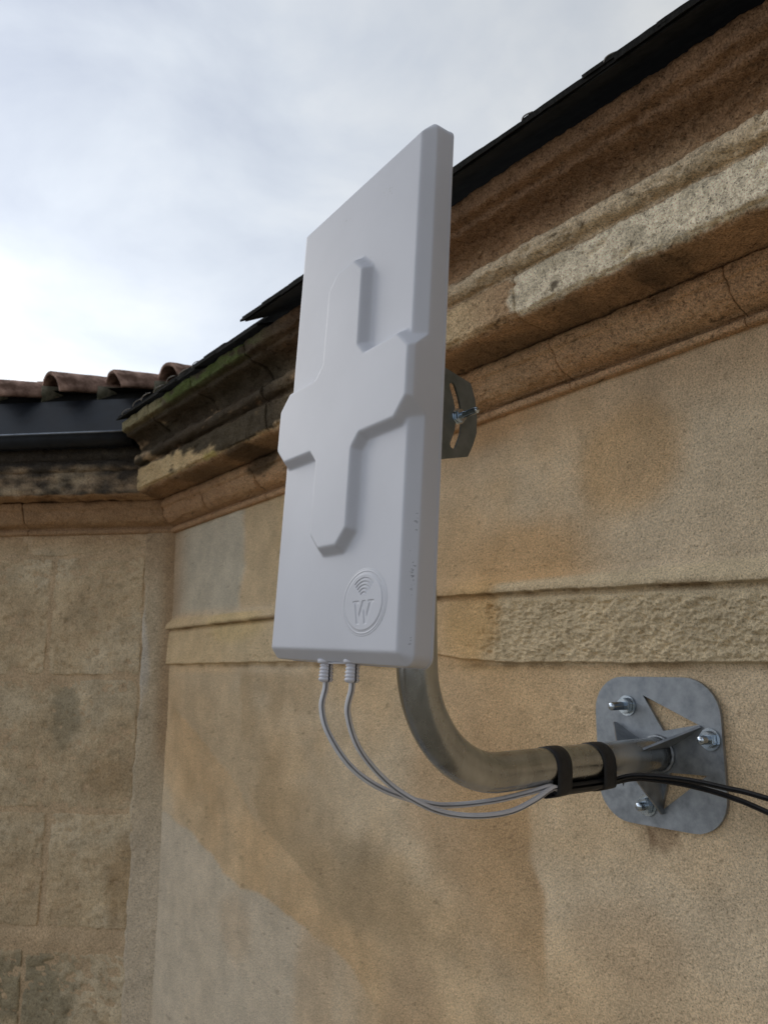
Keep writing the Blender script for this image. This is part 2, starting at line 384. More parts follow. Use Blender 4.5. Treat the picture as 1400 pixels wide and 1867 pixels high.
    # smooth darker run from the corner down to the right
    l2 = .02-(2.1-s)*.62+.03*fbm(s*3, z*3, 9.9, 3)
    
    
    # upper panel in the corner
    e2 = 1.80+.035*fbm(z*7, .5, 0, 3)
    up = ss(.12, .16, z)
    st(up*ss(e2-.005, e2+.02, s), (.37, .33, .255), .85)
    st(up*ss(e2+.005, e2-.01, s)*ss(1.35, 1.6, s), (.40, .295, .17), .7)
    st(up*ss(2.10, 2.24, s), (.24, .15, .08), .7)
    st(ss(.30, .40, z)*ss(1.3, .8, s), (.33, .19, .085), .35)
    # string course: yellow ochre in the far stretch, bleached where the face has spalled
    bd = ss(-.004, .002, z)*ss(.135, .125, z)
    st(bd*ss(1.45, 1.7, s), (.46, .345, .195), .6)
    st(bd*blot(s, z, 1.83, .10, .16, .05, seed=11), (.50, .37, .17), .5)
    st(bd*ss(.96, .90, s+.03*fbm(s*8, z*12, 1, 3)), (.46, .38, .25), .75)
    # broken dark lines along the arrises
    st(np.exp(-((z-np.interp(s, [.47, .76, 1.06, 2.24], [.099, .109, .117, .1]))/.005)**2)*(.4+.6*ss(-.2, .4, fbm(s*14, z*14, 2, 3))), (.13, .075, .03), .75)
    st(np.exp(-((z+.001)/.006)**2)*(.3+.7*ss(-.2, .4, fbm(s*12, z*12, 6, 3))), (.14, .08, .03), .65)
    # run under the base plate
    st(np.exp(-((s-.656-.004*np.sin(z*90))/.005)**2)*ss(-.204, -.208, z)*ss(-.255, -.22, z)*ss(-.5, .3, fbm(s*90, z*60, 3, 3)+.25), (.09, .055, .03), .8)
    st(blot(s, z, .648, -.22, .03, .018, w=.8, f=20, seed=12), (.16, .10, .055), .6)
    # scattered dark flecks
    fl = ss(.78, .9, fbm(s*85, z*85, 4.4, 2)); st(fl, (.14, .09, .05), .45)
    return c
def s_grid(s0, s1, k):
    out_ = [s0]
    while out_[-1] < s1:
        s = out_[-1]; d = max(0.78, abs(.95*.614+s*.79))    # distance from the eye, roughly
        out_.append(s+k*d*d*1.6)
    out_[-1] = s1; return np.array(out_)
def wall_h(s, z):
    h = .0012*fbm(s*7, z*7, 1.5, 4)+.0022*fbm(s*1.7, z*1.7, 2.5, 3)+.0007*fbm(s*32, z*44, 3, 4)
    zf = np.interp(s, [.2, .47, .76, 1.06, 1.5, 2.24], [.098, .0995, .1105, .118, .108, .1005])+.0016*fbm(s*9, 7.7, 0, 4)
    zb = np.interp(s, [.2, .47, .90, 1.0, 1.06, 1.4, 2.24], [.003, .0035, .004, .011, .018, .008, .002])+.0022*fbm(s*11, 3.7, 0, 4, .6)
    wr = 1.0*ss(2.02, 1.4, s)
    up = ss(zf+.034, zf+.006, z)*.0135*(1+.12*fbm(s*12, z*9, 8, 3))                     # soft upper slope of the fillet
    fil = np.where(z > zf, up, 0)
    edge = ss(zf-.0022, zf+.0006, z)
    band = ss(zb-.0020, zb+.0012, z)*(.0045+.0045*ss(zf, zb, z))
    prof = np.where(z > zf-.0005, fil*edge, np.maximum(0, band-.004*np.exp(-((z-zf+.004)/.004)**2)))
    prof = prof*1.0
    # spalled, pitted stone of the lower band on the near stretch
    k = ss(.945, .925, s+.035*fbm(s*16, z*22, 5, 4))*ss(zb-.002, zb+.006, z)*ss(zf-.010, zf-.022, z+.006*fbm(s*12, z*20, 6, 3))
    r = fbm(s*95, z*105, 4, 4, .7); r2 = fbm(s*24, z*30, 9, 3)
    prof = prof+k*(.0038*r+.0036*r2-.0030)
    # flakes and hairlines elsewhere on it
    prof = prof-ss(.5, .62, fbm(s*20, z*34, 12, 3))*.0016*ss(0, .01, z)*ss(.13, .11, z)
    return h+prof
sg = s_grid(-.22, SC_, .0011)
def wall_part(name, z0, z1, dz, ss_=None, extra=None):
    sv = sg if ss_ is None else ss_
    zv = np.linspace(z0, z1, int(round((z1-z0)/dz))+1)
    if extra is not None: zv = np.concatenate([extra, zv])
    S, Z = np.meshgrid(sv, zv, indexing='ij')
    P = W(S, wall_h(S, Z), Z)
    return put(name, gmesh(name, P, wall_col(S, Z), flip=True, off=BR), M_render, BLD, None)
sg2 = s_grid(-.22, SC_, .0022)
wall_part('wall_render', -1.15, -.006, .0042, sg2, extra=np.array([-CZ, -3.0, -2.3, -1.8, -1.4]))
wall_part('string_course', -.006, .150, .0013)
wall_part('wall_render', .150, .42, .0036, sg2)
# wall going on past the camera, outside the picture
S, Z = np.meshgrid(np.linspace(-5, -.22, 50), np.linspace(-CZ, .42, 40), indexing='ij')
put('wall_render', gmesh('wall_render', W(S, .0*S, Z), wall_col(S, Z), flip=True, off=BR), M_render, BLD)

# ------------------------------------------------------------------ cornice
def resample(pts, d):
    pts = np.asarray(pts, float); seg = np.linalg.norm(np.diff(pts, axis=0), axis=1); L_ = np.concatenate([[0], np.cumsum(seg)])
    n = max(3, int(L_[-1]/d)+1); q = np.linspace(0, L_[-1], n)
    return np.stack([np.interp(q, L_, pts[:, 0]), np.interp(q, L_, pts[:, 1])], 1)
def smooth(p, k):
    q = p.copy()
    for _ in range(k):
        q[1:-1] = .25*q[:-2]+.5*q[1:-1]+.25*q[2:]
    return q
def bez(a, b, c, n=8):
    t = np.linspace(0, 1, n)[:, None]; a, b, c = map(np.array, (a, b, c))
    return [tuple(v) for v in (1-t)**2*a+2*t*(1-t)*b+t*t*c]
BED = [(-.01, .386), (.011, .386), (.013, .389), (.013, .401), (.004, .403), (.004, .408), (.012, .409)] + bez((.012, .411), (.044, .415), (.048, .448)) + [(.050, .455), (.056, .456), (.058, .479), (-.01, .4795)]
CORONA = [(.0, .4795), (.070, .480), (.128, .4825), (.1385, .4865), (.1445, .492), (.1465, .549), (.137, .552), (.137, .559)] + bez((.137, .559), (.160, .5605), (.1595, .575)) + bez((.1595, .575), (.160, .589), (.138, .5925)) + [(.136, .5935), (.0, .594)]
CYMA = [(.0, .594), (.134, .5945)] + bez((.136, .596), (.138, .626), (.176, .631), 10) + bez((.176, .631), (.186, .632), (.190, .634), 4) + [(.191, .642), (.203, .643)] + [(.2085, .645), (.2125, .668), (.2115, .671), (.0, .6715)]
def lift(s, z, far=False):
    if far: return 0*z
    d = SC_-s
    return d*np.interp(z, [.38, .42, .485, .60, .67], [.020, .014, .004, .001, 0])
def corn_col(s, o, z, far):
    c = np.ones(s.shape+(3,))*np.array([.36, .235, .135])
    q = fbm(s*4, z*9+o*5, 1.1, 4); q2 = fbm(s*18, z*25+o*20, 2.2, 4)
    c = lerp(c, np.array([.42, .325, .205]), (.7*ss(-.2, .5, q))[..., None])
    c *= (1+.16*q2)[..., None]
    def st(m, colr, k):
        nonlocal c; c = lerp(c, np.array(colr), (np.clip(m, 0, 1)*k)[..., None])
    ej = .0020*fbm(s*60, z*30, 9, 3)
    face = ss(.4845, .4875, z+ej)*ss(.553, .549, z+ej)*ss(.12, .14, o)
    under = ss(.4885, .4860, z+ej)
    cr_ = fbm(s*6+3, z*14+o*9, 7, 5, .6)
    if far:
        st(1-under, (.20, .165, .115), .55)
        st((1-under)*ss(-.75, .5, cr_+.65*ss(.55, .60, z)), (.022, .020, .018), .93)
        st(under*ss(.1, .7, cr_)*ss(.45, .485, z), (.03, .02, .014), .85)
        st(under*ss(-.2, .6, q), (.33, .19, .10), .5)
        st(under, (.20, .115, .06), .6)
        return c
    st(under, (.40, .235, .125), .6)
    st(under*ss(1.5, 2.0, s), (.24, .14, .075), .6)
    st(ss(.592, .632, z+.006*q2)*ss(1.5, 1.2, s), (.085, .045, .026), .93)  # shade under the slate overhang, painted into the near cyma colour
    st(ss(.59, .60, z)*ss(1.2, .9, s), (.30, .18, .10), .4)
    far_k = ss(1.05, 1.45, s)
    st(face*ss(1.2, 1.6, s), (.40, .29, .15), .8)
    # bleached block on the near stretch
    e_ = .735+.012*fbm(z*40, 1.1, 0, 3)
    st(face*ss(.72, .9, s)*ss(1.5, 1.2, s), (.47, .355, .205), .8)
    st(face*ss(e_+.004, e_-.004, s), (.64, .55, .40), .97)
    st(face*ss(e_+.004, e_-.004, s)*ss(.25, .55, q2), (.34, .29, .20), .5)
    st(ss(.552, .556, z)*ss(.602, .592, z)*ss(1.1, .75, s), (.52, .42, .285), .85)
    # black crust gathering on the weathered far stretch
    b = cr_*1.0+.25+1.2*far_k*ss(.485, .58, z)-.9*ss(1.95, 2.15, s)*ss(.60, .5, z)-.55*ss(1.8, 2.1, s)
    st((1-under)*ss(.15, .75, b)*far_k, (.02, .017, .012), .92)
    st(under*blot(s, z*2, 1.62, .93, .10, .05, w=.6, f=9, seed=3), (.02, .017, .012), .8)
    st(under*blot(s, z, .55, .475, .05, .018, w=1.3, f=30, seed=5), (.07, .045, .028), .5)
    # moss on the top fillet
    ms = ss(.640, .648, z)*ss(1.30, 1.45, s)*ss(2.02, 1.85, s)
    st(ms*ss(-.25, .25, fbm(s*16, z*30, 5, 3)+.15), (.065, .085, .022), .9)
    st(ss(.640, .646, z)*ss(1.8, 2.0, s), (.27, .235, .13), .6)
    # lichen yellow
    st(face*blot(s, z, 1.72, .49, .05, .012, w=.7, f=25, seed=8), (.38, .32, .07), .5)
    # darker brown along the grooves
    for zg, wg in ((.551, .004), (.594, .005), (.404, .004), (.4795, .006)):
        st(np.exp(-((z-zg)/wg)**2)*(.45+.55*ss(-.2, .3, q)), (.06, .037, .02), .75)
    st(ss(.72, .82, fbm(s*48, z*50+o*50, 3.3, 2)), (.05, .035, .02), .8)
    return c
CP = {}
def cornice_block(name, prof, s0, s1, parent, off, far=False, mit=False, d=.0028, rough=1.0, seed=0, inset=0.0, mat=None):
    p = resample(prof, d*(1.5 if far else 1)); p_s = smooth(p, 5)
    T = np.gradient(p, axis=0); T /= (np.linalg.norm(T, axis=1)+1e-9)[:, None]
    nn = np.stack([T[:, 1], -T[:, 0]], 1)              # outward in (o,z)
    nn = smooth(nn, 3)
    L_ = s1-s0
    if far: n = max(4, int(L_/.008))
    sv = (np.linspace(s0, s1, n) if far else s_grid(s0, s1, .0020))
    edge = np.array([.0, .0006, .002, .004])
    sv = np.concatenate([s0+edge, sv[(sv > s0+.006) & (sv < s1-.006)], (s1-edge)[::-1]])
    S = sv[:, None]+0*p[None, :, 0]; Pm = S*0
    O0 = p[None, :, 0]+Pm; Z0 = p[None, :, 1]+Pm
    ero = .35+.65*ss(-.3, .6, fbm(S*13+seed, Z0*9, seed+.3, 3))
    O = lerp(O0, p_s[None, :, 0], ero*.9); Z = lerp(Z0, p_s[None, :, 1], ero*.9)
    r = fbm(S*24, Z0*30+O0*10, seed+1, 4, .6); r2 = fbm(S*6, Z0*9+O0*9, seed+5, 3); r3 = fbm(S*85, Z0*85+O0*85, seed+2, 3, .6)
    nr_ = ss(1.3, 1.0, S) if not far else 0.0
    fr_ = 1.0 if far else ss(1.1, 1.4, S)
    disp = (.0020+.0016*fr_)*r*rough+(.0018+.0014*fr_)*r2+.0011*fr_*fbm(S*55, Z0*60+O0*50, seed+3, 3)+.0011*r3*rough*(1+.6*nr_) - .0050*rough*ss(.50, .95, fbm(S*38, Z0*38+O0*30, 8, 3))
    # undercut cracks along the top of the roll on the near stretch
    if not far:
        zc = .5925+.004*fbm(S*9, 3.1, 0, 4)
        disp = disp-.0055*np.exp(-((Z0-zc)/.0022)**2)*ss(-.1, .4, fbm(S*7, 8.8, 0, 3))*nr_
        disp = disp-.0030*nr_*ss(.2, .7, fbm(S*15, Z0*60, 6, 4, .6))*ss(.54, .57, Z0)*ss(.62, .60, Z0)
    ed = np.minimum(S-s0, s1-S); jk = .0034 if (far or s1 > 1.3) else .0012
    chip = ss(.1, .6, fbm(Z0*50, O0*50, seed+4, 3))
    disp = disp-jk*np.clip(1-ed/(.0025+.004*chip), 0, 1)**2-inset
    if not far:                                     # broken lower arris of the corona
        ar = np.exp(-((Z0-.4885)/.0045)**2)*ss(.11, .13, O0)
        disp = disp-ar*(.0016+.0045*ss(-.1, .7, fbm(S*42, 5.5, 0, 4, .6)))
    vis = ss(.0, .03, O0)
    O = O+nn[None, :, 0]*disp*vis; Z = Z+nn[None, :, 1]*disp*vis
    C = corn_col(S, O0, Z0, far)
    # end faces close inwards
    O[0] = np.minimum(O[0], .0); O[-1] = np.minimum(O[-1], .0)
    Zm = Z+lift(S, Z, far)
    Sx = S.copy()
    if mit: Sx = Sx-ss(SC_-.5, SC_, S)*K*np.maximum(O, 0)
    P = F(S, O, Zm) if far else W(Sx, O, Zm)
    if far and mit:
        P = F(S+ss(.5, 0, S)*K*np.maximum(O, 0), O, Zm)
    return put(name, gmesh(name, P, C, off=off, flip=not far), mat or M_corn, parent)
def course(name, prof, joints, parent, off, **k):
    for i in range(len(joints)-1):
        g_ = .0011 if (k.get('far') or joints[i] > 1.3) else .00035
        cornice_block(name, prof, joints[i]+g_, joints[i+1]-g_, parent, off, seed=i*3.7+prof[2][1]*10, **k)
last = SC_+.0024
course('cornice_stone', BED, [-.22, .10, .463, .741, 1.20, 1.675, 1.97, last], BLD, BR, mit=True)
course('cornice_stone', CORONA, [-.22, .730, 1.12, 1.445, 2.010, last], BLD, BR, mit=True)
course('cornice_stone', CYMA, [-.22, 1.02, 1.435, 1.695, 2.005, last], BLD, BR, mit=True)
CORE = [(-.01, .392)]+[(max(a-.007, 0), b) for a, b in BED[4:-2]]+[(.05, .49), (.13, .50), (.136, .54), (.128, .555), (.140, .575), (.128, .592), (.128, .60)]+bez((.130, .60), (.132, .634), (.182, .640), 6)+[(.2, .65), (.2, .666), (0, .667)]
cornice_block('cornice_mortar', CORE, -.22, SC_, BLD, BR, mit=True, d=.006, mat=M_mortar)
# top closing board of the cornice going on past the frame
S, Z = np.meshgrid(np.linspace(-5, -.222, 30), np.arange(3), indexing='ij')
q = resample(BED[:-1]+CORONA[1:-1]+CYMA[1:], .01)
S, J = np.meshgrid(np.linspace(-5, -.222, 24), np.arange(len(q)), indexing='ij')
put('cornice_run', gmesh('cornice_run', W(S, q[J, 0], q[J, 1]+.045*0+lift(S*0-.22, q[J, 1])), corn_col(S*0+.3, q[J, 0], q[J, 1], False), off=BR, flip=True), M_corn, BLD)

# ------------------------------------------------------------------ slate eaves
def roof_z(o, o0=.225, z0=.6735, sl=.55): return z0+(o0-o)*sl
def place_slate(s, o_front, w, ln, z_front, tilt=0.0, rz=0.0, sl=.55):
    """slate with its lower edge at o_front; local x along -u, y up the slope"""
    m = SL_MESH[random.randrange(len(SL_MESH))]
    ob = bpy.data.objects.new('slate', m); COL.objects.link(ob); ob.parent = BLD
    a = math.atan(sl)+tilt
    x = -U; y = -N*math.cos(a)+ZZ*math.sin(a); z = np.cross(x, y)
    Mx = frame_mat(W(s, o_front, z_front)-np.array(BR), x, y, z) @ Matrix.Rotation(rz, 4, 'Z') @ Matrix.Diagonal((w, ln, 1, 1))
    ob.matrix_local = Mx
    return ob
SL_MESH = []
for k in range(5):
    rs = random.Random(k+40)
    nx = 9
    top = []; bm = bmesh.new()
    ys = [0+rs.uniform(-.003, .003) for _ in range(nx)]
    ys[0] += .006*rs.random(); ys[-1] += .006*rs.random()
    xs = [-.5+i/(nx-1) for i in range(nx)]
    lo = [bm.verts.new((xs[i], ys[i], 0)) for i in range(nx)]; hi = [bm.verts.new((xs[i], ys[i]+.006, .0045)) for i in range(nx)]
    lo2 = [bm.verts.new((x_, 1, 0)) for x_ in xs]; hi2 = [bm.verts.new((x_, 1, .0045)) for x_ in xs]
    for i in range(nx-1):
        bm.faces.new((lo[i], lo[i+1], hi[i+1], hi[i])); bm.faces.new((hi[i], hi[i+1], hi2[i+1], hi2[i]))
        bm.faces.new((lo[i+1], lo[i], lo2[i], lo2[i+1])); bm.faces.new((hi2[i], hi2[i+1], lo2[i+1], lo2[i]))
    bm.faces.new((lo[0], hi[0], hi2[0], lo2[0])); bm.faces.new((lo[-1], lo2[-1], hi2[-1], hi[-1]))
    m = bmm('slate', bm); m.materials.append(M_slate); SL_MESH.append(m)
ub = gmesh('eaves_board', np.array([[W(s_, o_, z_) for (o_, z_) in ((.257, .6725), (.257, .6695), (.214, .6915), (.10, .755))] for s_ in (-.25, 1.338)]), off=BR, smooth=False)
put('eaves_board', ub, M_slate, BLD)
# near stretch: eaves slates standing well out over the cornice
s = -.25; k = 0
E0 = 1.35
while s < E0-.04:
    w = random.uniform(.055, .095)
    w = min(w, E0-s)
    place_slate(s+w/2, .2615+random.uniform(-.0015, .0015), w*1.02, .30, .671+random.uniform(-.0003, .0003), tilt=random.uniform(-.0005, .0005), rz=.022+random.uniform(-.02, .02))
    s += w; k += 1
s = -.21
while s < E0-.06:
    w = random.uniform(.06, .10); w = min(w, E0-.005-s)
    place_slate(s+w/2, .2595+random.uniform(-.002, .002), w*1.02, .30, .6760, tilt=random.uniform(-.002, .002), rz=.05+random.uniform(-.02, .02))
    s += w
# far stretch: slates flush with the cornice
s = E0+.0
while s < 2.14:
    w = random.uniform(.085, .12); w = min(w, 2.155-s)
    if w < .03: break
    place_slate(s+w/2, .224+random.uniform(-.003, .003), w*1.02, .26, .6735, tilt=random.uniform(-.01, .01), rz=random.uniform(-.02, .02), sl=.38)
    s += w
s = E0+.03
while s < 2.13:
    w = random.uniform(.09, .12); w = min(w, 2.15-s)
    if w < .03: break
    place_slate(s+w/2, .219+random.uniform(-.003, .003), w*1.02, .24, .6795, tilt=random.uniform(-.01, .01), rz=random.uniform(-.02, .02), sl=.38)
    s += w
# upper courses (not seen from the ground side but there)
for r in range(1, 4):
    s = -.25
    while s < 1.95:
        w = .11; of = .262-.10*r
        place_slate(s+w/2, of+random.uniform(-.003, .003), w*.99, .22, .671+.55*.10*r+.012, tilt=-.01, rz=random.uniform(-.01, .01))
        s += w
deck = gmesh('roof_deck', np.array([[W(s_, o_, z_) for (o_, z_) in ((.20, .6705), (-.15, .672), (-1.5, 1.35))] for s_ in (-5, E0-.02)]), off=BR)
put('roof_deck', deck, M_slate, BLD)
deck = gmesh('roof_deck', np.array([[W(s_, o_, z_) for (o_, z_) in ((.17, .6712), (-.15, .672), (-1.5, 1.05))] for s_ in (E0-.02, 2.3)]), off=BR)
put('roof_deck', deck, M_slate, BLD)
# long near eave outside the picture
deck = gmesh('eaves_slates', np.array([[W(s_, o_, z_) for (o_, z_) in ((.262, .671), (.262, .679), (-.2, .93))] for s_ in (-5, -.2)]), off=BR)
put('eaves_slates', deck, M_slate, BLD)
# wire slate hooks standing off the edge
def hook(s, o, z, h, a, l=.03):
    c, sn = math.cos(a), math.sin(a)
    pts = [(0, 0, 0), (l*.2, .001, h*.7), (l*.55, .0, h), (l, -.002, h*.9)]
    path = catmull([W(s+p[0]*c, o+p[1]+p[0]*sn*.4, z+p[2]) for p in pts], 5)
    put('slate_hook', gmesh('slate_hook', tubeP(path, .0011, 6), off=BR), M_hook, BLD)
for hs, ho, hz, hh, ha, hl in ((2.10, .229, .676, .007, -3.0, .05), (2.02, .229, .678, .010, -3.0, .055), (1.96, .229, .679, .010, -3.0, .05),
                       (1.88, .228, .679, .008, -3.0, .05), (1.80, .228, .681, .010, -3.0, .04), (1.655, .226, .677, .009, -3.1, .03), (1.73, .227, .679, .006, -3.1, .05)):
    hook(hs, ho, hz, hh, ha, hl)
for hs, hh in ((.475, .005), (.60, .004), (.80, .003)):
    hook(hs, .2615, .6775, hh, -3.1, .016)

# ------------------------------------------------------------------ side wing in ashlar
BR2 = tuple(F(.8, 0, -CZ))
WING = root('side_wing', 'weathered ashlar wall at the left under a zinc gutter and clay tile roof', 'building', BR2)
def far_col(t, z, kind=0):
    c = np.ones(t.shape+(3,))*np.array([.42, .325, .205])
    q = fbm(t*3.2, z*4, 21.1, 5, .55); q2 = fbm(t*13, z*16, 4.2, 4)
    c = lerp(c, np.array([.47, .39, .27]), (.6*ss(-.1, .5, q))[..., None])
    c = lerp(c, np.array([.38, .275, .165]), (.45*ss(.0, .6, -q))[..., None])
    c *= (1+.13*q2)[..., None]
    def st(m, colr, k):
        nonlocal c; c = lerp(c, np.array(colr), (np.clip(m, 0, 1)*k)[..., None])
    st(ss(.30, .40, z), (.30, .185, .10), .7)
    st(blot(t, z, .30, -.13, .05, .12, w=.6, f=9, seed=1), (.17, .15, .10), .5)
    st(blot(t, z, .36, -.86, .16, .12, w=.6, f=7, seed=2), (.16, .14, .09), .7)
    st(blot(t, z, .10, -.60, .05, .16, w=.4, seed=4), (.27, .18, .095), .55)
    st(blot(t, z, .17, -.32, .09, .07, w=.4, seed=5), (.29, .20, .11), .5)
    st(ss(.5, .8, fbm(t*16, z*26, 8, 4)), (.2, .16, .1), .35)
    if kind == 1:
        st(np.ones_like(t), (.42, .305, .19), .8)
        st(ss(.0, .6, q2), (.40, .30, .19), .5)
    if kind == 2:
        c = np.ones(t.shape+(3,))*np.array([.41, .33, .225]); c *= (1+.06*q2)[..., None]
        st(ss(.35, .1, z)*ss(.02, .05, t)*blot(t, z, .085, .02, .03, .2, w=.5, f=8, seed=8), (.46, .415, .35), .8)
        st(ss(-.35, -.2, z)*ss(.05, .0, t), (.27, .175, .095), .75)
        st(ss(.15, .35, z), (.28, .185, .105), .65)
        st(ss(-.3, -.6, z), (.45, .375, .28), .8)
    return c
def stone(t0, t1, z0, z1, rough=1.0, proud=.004, seed=0.0, rnd=.012):
    nt_, nz = max(8, int((t1-t0)/.0062)), max(8, int((z1-z0)/.0062))
    eg = np.array([0, .0012, .003])
    tv = np.concatenate([t0+eg, np.linspace(t0+.006, t1-.006, nt_), (t1-eg)[::-1]])
    zv = np.concatenate([z0+eg, np.linspace(z0+.006, z1-.006, nz), (z1-eg)[::-1]])
    T, Z = np.meshgrid(tv, zv, indexing='ij')
    dt_ = np.minimum(T-t0, t1-T); dz = np.minimum(Z-z0, z1-Z)
    d = np.minimum(dt_, dz)
    d = np.where((dt_ < rnd) & (dz < rnd), rnd-np.hypot(rnd-dt_, rnd-dz), d)
    dd = d+.0045*fbm(T*18+seed, Z*18, seed, 4, .6)
    h = proud-.0055*np.clip(1-dd/.004, 0, 1)**2
    r = fbm(T*30, Z*36, seed+2, 4, .6); r2 = fbm(T*8, Z*10, seed+3, 3)
    h = h+rough*(.0020*r+.0016*r2)-rough*.0042*ss(.25, .9, fbm(T*46, Z*60, seed+6, 4, .6))+rough*.0010*fbm(T*110, Z*120, seed+7, 3)
    if rough > 1.2: h = h-.006*ss(.0, .5, fbm(T*16, Z*34, seed+9, 4, .6))*ss(z1-.10, z1-.02, Z)
    h[0] = h[-1] = -.02; h[:, 0] = h[:, -1] = -.02
    C = far_col(T, Z)*(1+.05*math.sin(seed*9))
    wx = .0025*fbm(T*7, Z*7, seed+1, 3)
    put('stone', gmesh('stone', F(T+wx, h, Z+wx), C, off=BR2), M_ashlar, WING)
rows = [(.322, .384, [.075, .452, .82, 1.2, 1.6, 2.05, 2.5], .5),
        (-.030, .316, [.080, .372, .70, 1.10, 1.50, 1.95, 2.5], 1.5),
        (-.402, -.040, [.078, .60, 1.0, 1.45, 1.9, 2.5], 1.0),
        (-.715, -.412, [.066, .330, .66, 1.05, 1.5, 2.0, 2.5], 1.2),
        (-1.09, -.775, [.066, .37, .72, 1.2, 1.7, 2.1, 2.5], 2.0)]
sd_ = 0
for z0, z1, js, rg in rows:
    for i in range(len(js)-1):
        sd_ += 1
        gp = .004 if rg != 1.2 else .006
        stone(js[i]+gp, js[i+1]-gp, z0, z1, rough=rg, seed=sd_*2.3, proud=.004 if rg < 1.2 else .0055)
# mortar bed with smears over the joints
T, Z = np.meshgrid(np.linspace(-.03, 2.5, 425), np.linspace(-1.2, .41, 270), indexing='ij')
h = .0022+.0022*fbm(T*12, Z*12, 5, 4)
for zj in (.319, -.035, -.407): h = h+.0030*np.exp(-((Z-zj)/.016)**2)*ss(-.2, .3, fbm(T*7, Z*7+zj*9, 3, 3))
h = h+.0040*np.exp(-((Z+.745)/.03)**2)
h = h+.0035*np.exp(-((T-.376)/.010)**2)*ss(-.03, .02, Z)*ss(.33, .30, Z)
put('mortar_bed', gmesh('mortar_bed', F(T, h, Z), far_col(T, Z, 1), off=BR2), M_ashlar, WING)
# plain rendered strip in the corner
zv = np.linspace(-1.2, .392, 330); eg = np.linspace(-.3, 1, 32)
E_, Z = np.meshgrid(eg, zv, indexing='ij')
wd = .088+.010*fbm(Z*5, 1.3, 0, 4)+.004*fbm(Z*22, 4.3, 0, 3)
T = E_*wd
h = .0085*(1-ss(.86, 1.0, E_))-.004*ss(.97, 1, E_)+.0012*fbm(T*20, Z*14, 3, 4)
h = np.where(E_ > .99, -.004, h)
put('corner_render', gmesh('corner_render', F(T, h, Z), far_col(T, Z, 2), off=BR2), M_ashlar, WING)
put('wall_base', gmesh('wall_base', np.array([[F(t_, -.003, z_) for z_ in (-CZ, -1.19)] for t_ in (0, 4.0)]), np.full((2, 2, 3), .3), off=BR2), M_ashlar, WING)
put('wall_base', gmesh('wall_base', np.array([[F(t_, -.0035, z_) for z_ in (-1.2, .6)] for t_ in (2.49, 4.0)]), np.full((2, 2, 3), .3), off=BR2), M_ashlar, WING)
# cornice of the wing, cut back under the gutter
FCOR = [(.0, .4795), (.070, .480), (.105, .4825), (.112, .4845), (.117, .489), (.119, .549), (.111, .552), (.111, .556)]+bez((.111, .556), (.124, .557), (.124, .570))+bez((.124, .570), (.124, .582), (.112, .585))+[(.106, .587), (.108, .590), (.116, .594), (.119, .606), (.115, .628), (.05, .632), (.0, .6325)]
FBED = BED
course('cornice_stone', FBED, [-.0024, .46, .95, 1.5, 2.5], WING, BR2, far=True, mit=True, rough=.8)
course('cornice_stone', FCOR, [-.0024, .62, 1.15, 1.7, 2.5], WING, BR2, far=True, mit=True, rough=1.3)
# gutter: half-round zinc with a rolled front edge
gr = .027
a = np.linspace(0, math.pi, 13)
prof = [(.150+gr+.0035, .655)]+[(.150+gr*math.cos(t_), .650-gr*1.15*math.sin(t_)) for t_ in a]+[(.150-gr, .66)]
prof = np.array(prof); S, J = np.meshgrid(np.array([.075, .5, 1.0, 1.7, 2.6]), np.arange(len(prof)), indexing='ij')
G = gmesh('gutter', F(S, prof[J, 0], prof[J, 1]), off=BR2); gut = put('gutter', G, M_zinc, WING)
md = gut.modifiers.new('thick', 'SOLIDIFY'); md.thickness = .0012
path = np.array([F(t_, .150+gr+.0025, .6555) for t_ in np.linspace(.074, 2.6, 12)])
put('gutter_bead', gmesh('gutter_bead', tubeP(path, .0026, 10), off=BR2), M_bead, gut)
bm = bmesh.new(); vsl = [bm.verts.new(Vector(F(.0745, p_[0], p_[1])-np.array(BR2))) for p_ in prof]; bm.faces.new(vsl)
cp = put('gutter_end', bmm('gutter_end', bm), M_zinc, gut); md = cp.modifiers.new('thick', 'SOLIDIFY'); md.thickness = .0015
# zinc apron behind the gutter and dark soffit board under the tiles
ap = np.array([[F(t_, o_, z_) for (o_, z_) in ((.105, .622), (.120, .66), (.06, .775), (.045, .80))] for t_ in (.01, .43, .44, 1.1, 1.11, 2.6)])
put('zinc_apron', gmesh('zinc_apron', ap, off=BR2, smooth=False), M_zinc, WING)
sb = np.array([[F(t_, o_, z_) for (o_, z_) in ((.0445, .79), (.0, .835), (.03, .842), (-.5, 1.0))] for t_ in (-.15, 2.6)])
put('eaves_board', gmesh('eaves_board', sb, off=BR2, smooth=False), M_slate, WING)
bk = np.array([[F(t_, o_, z_) for (o_, z_) in ((.05, .77), (.0, .84), (-.06, .86), (-.3, .90))] for t_ in (-.3, .01)])
put('eaves_board', gmesh('eaves_board', bk, off=BR2, smooth=False), M_slate, WING)
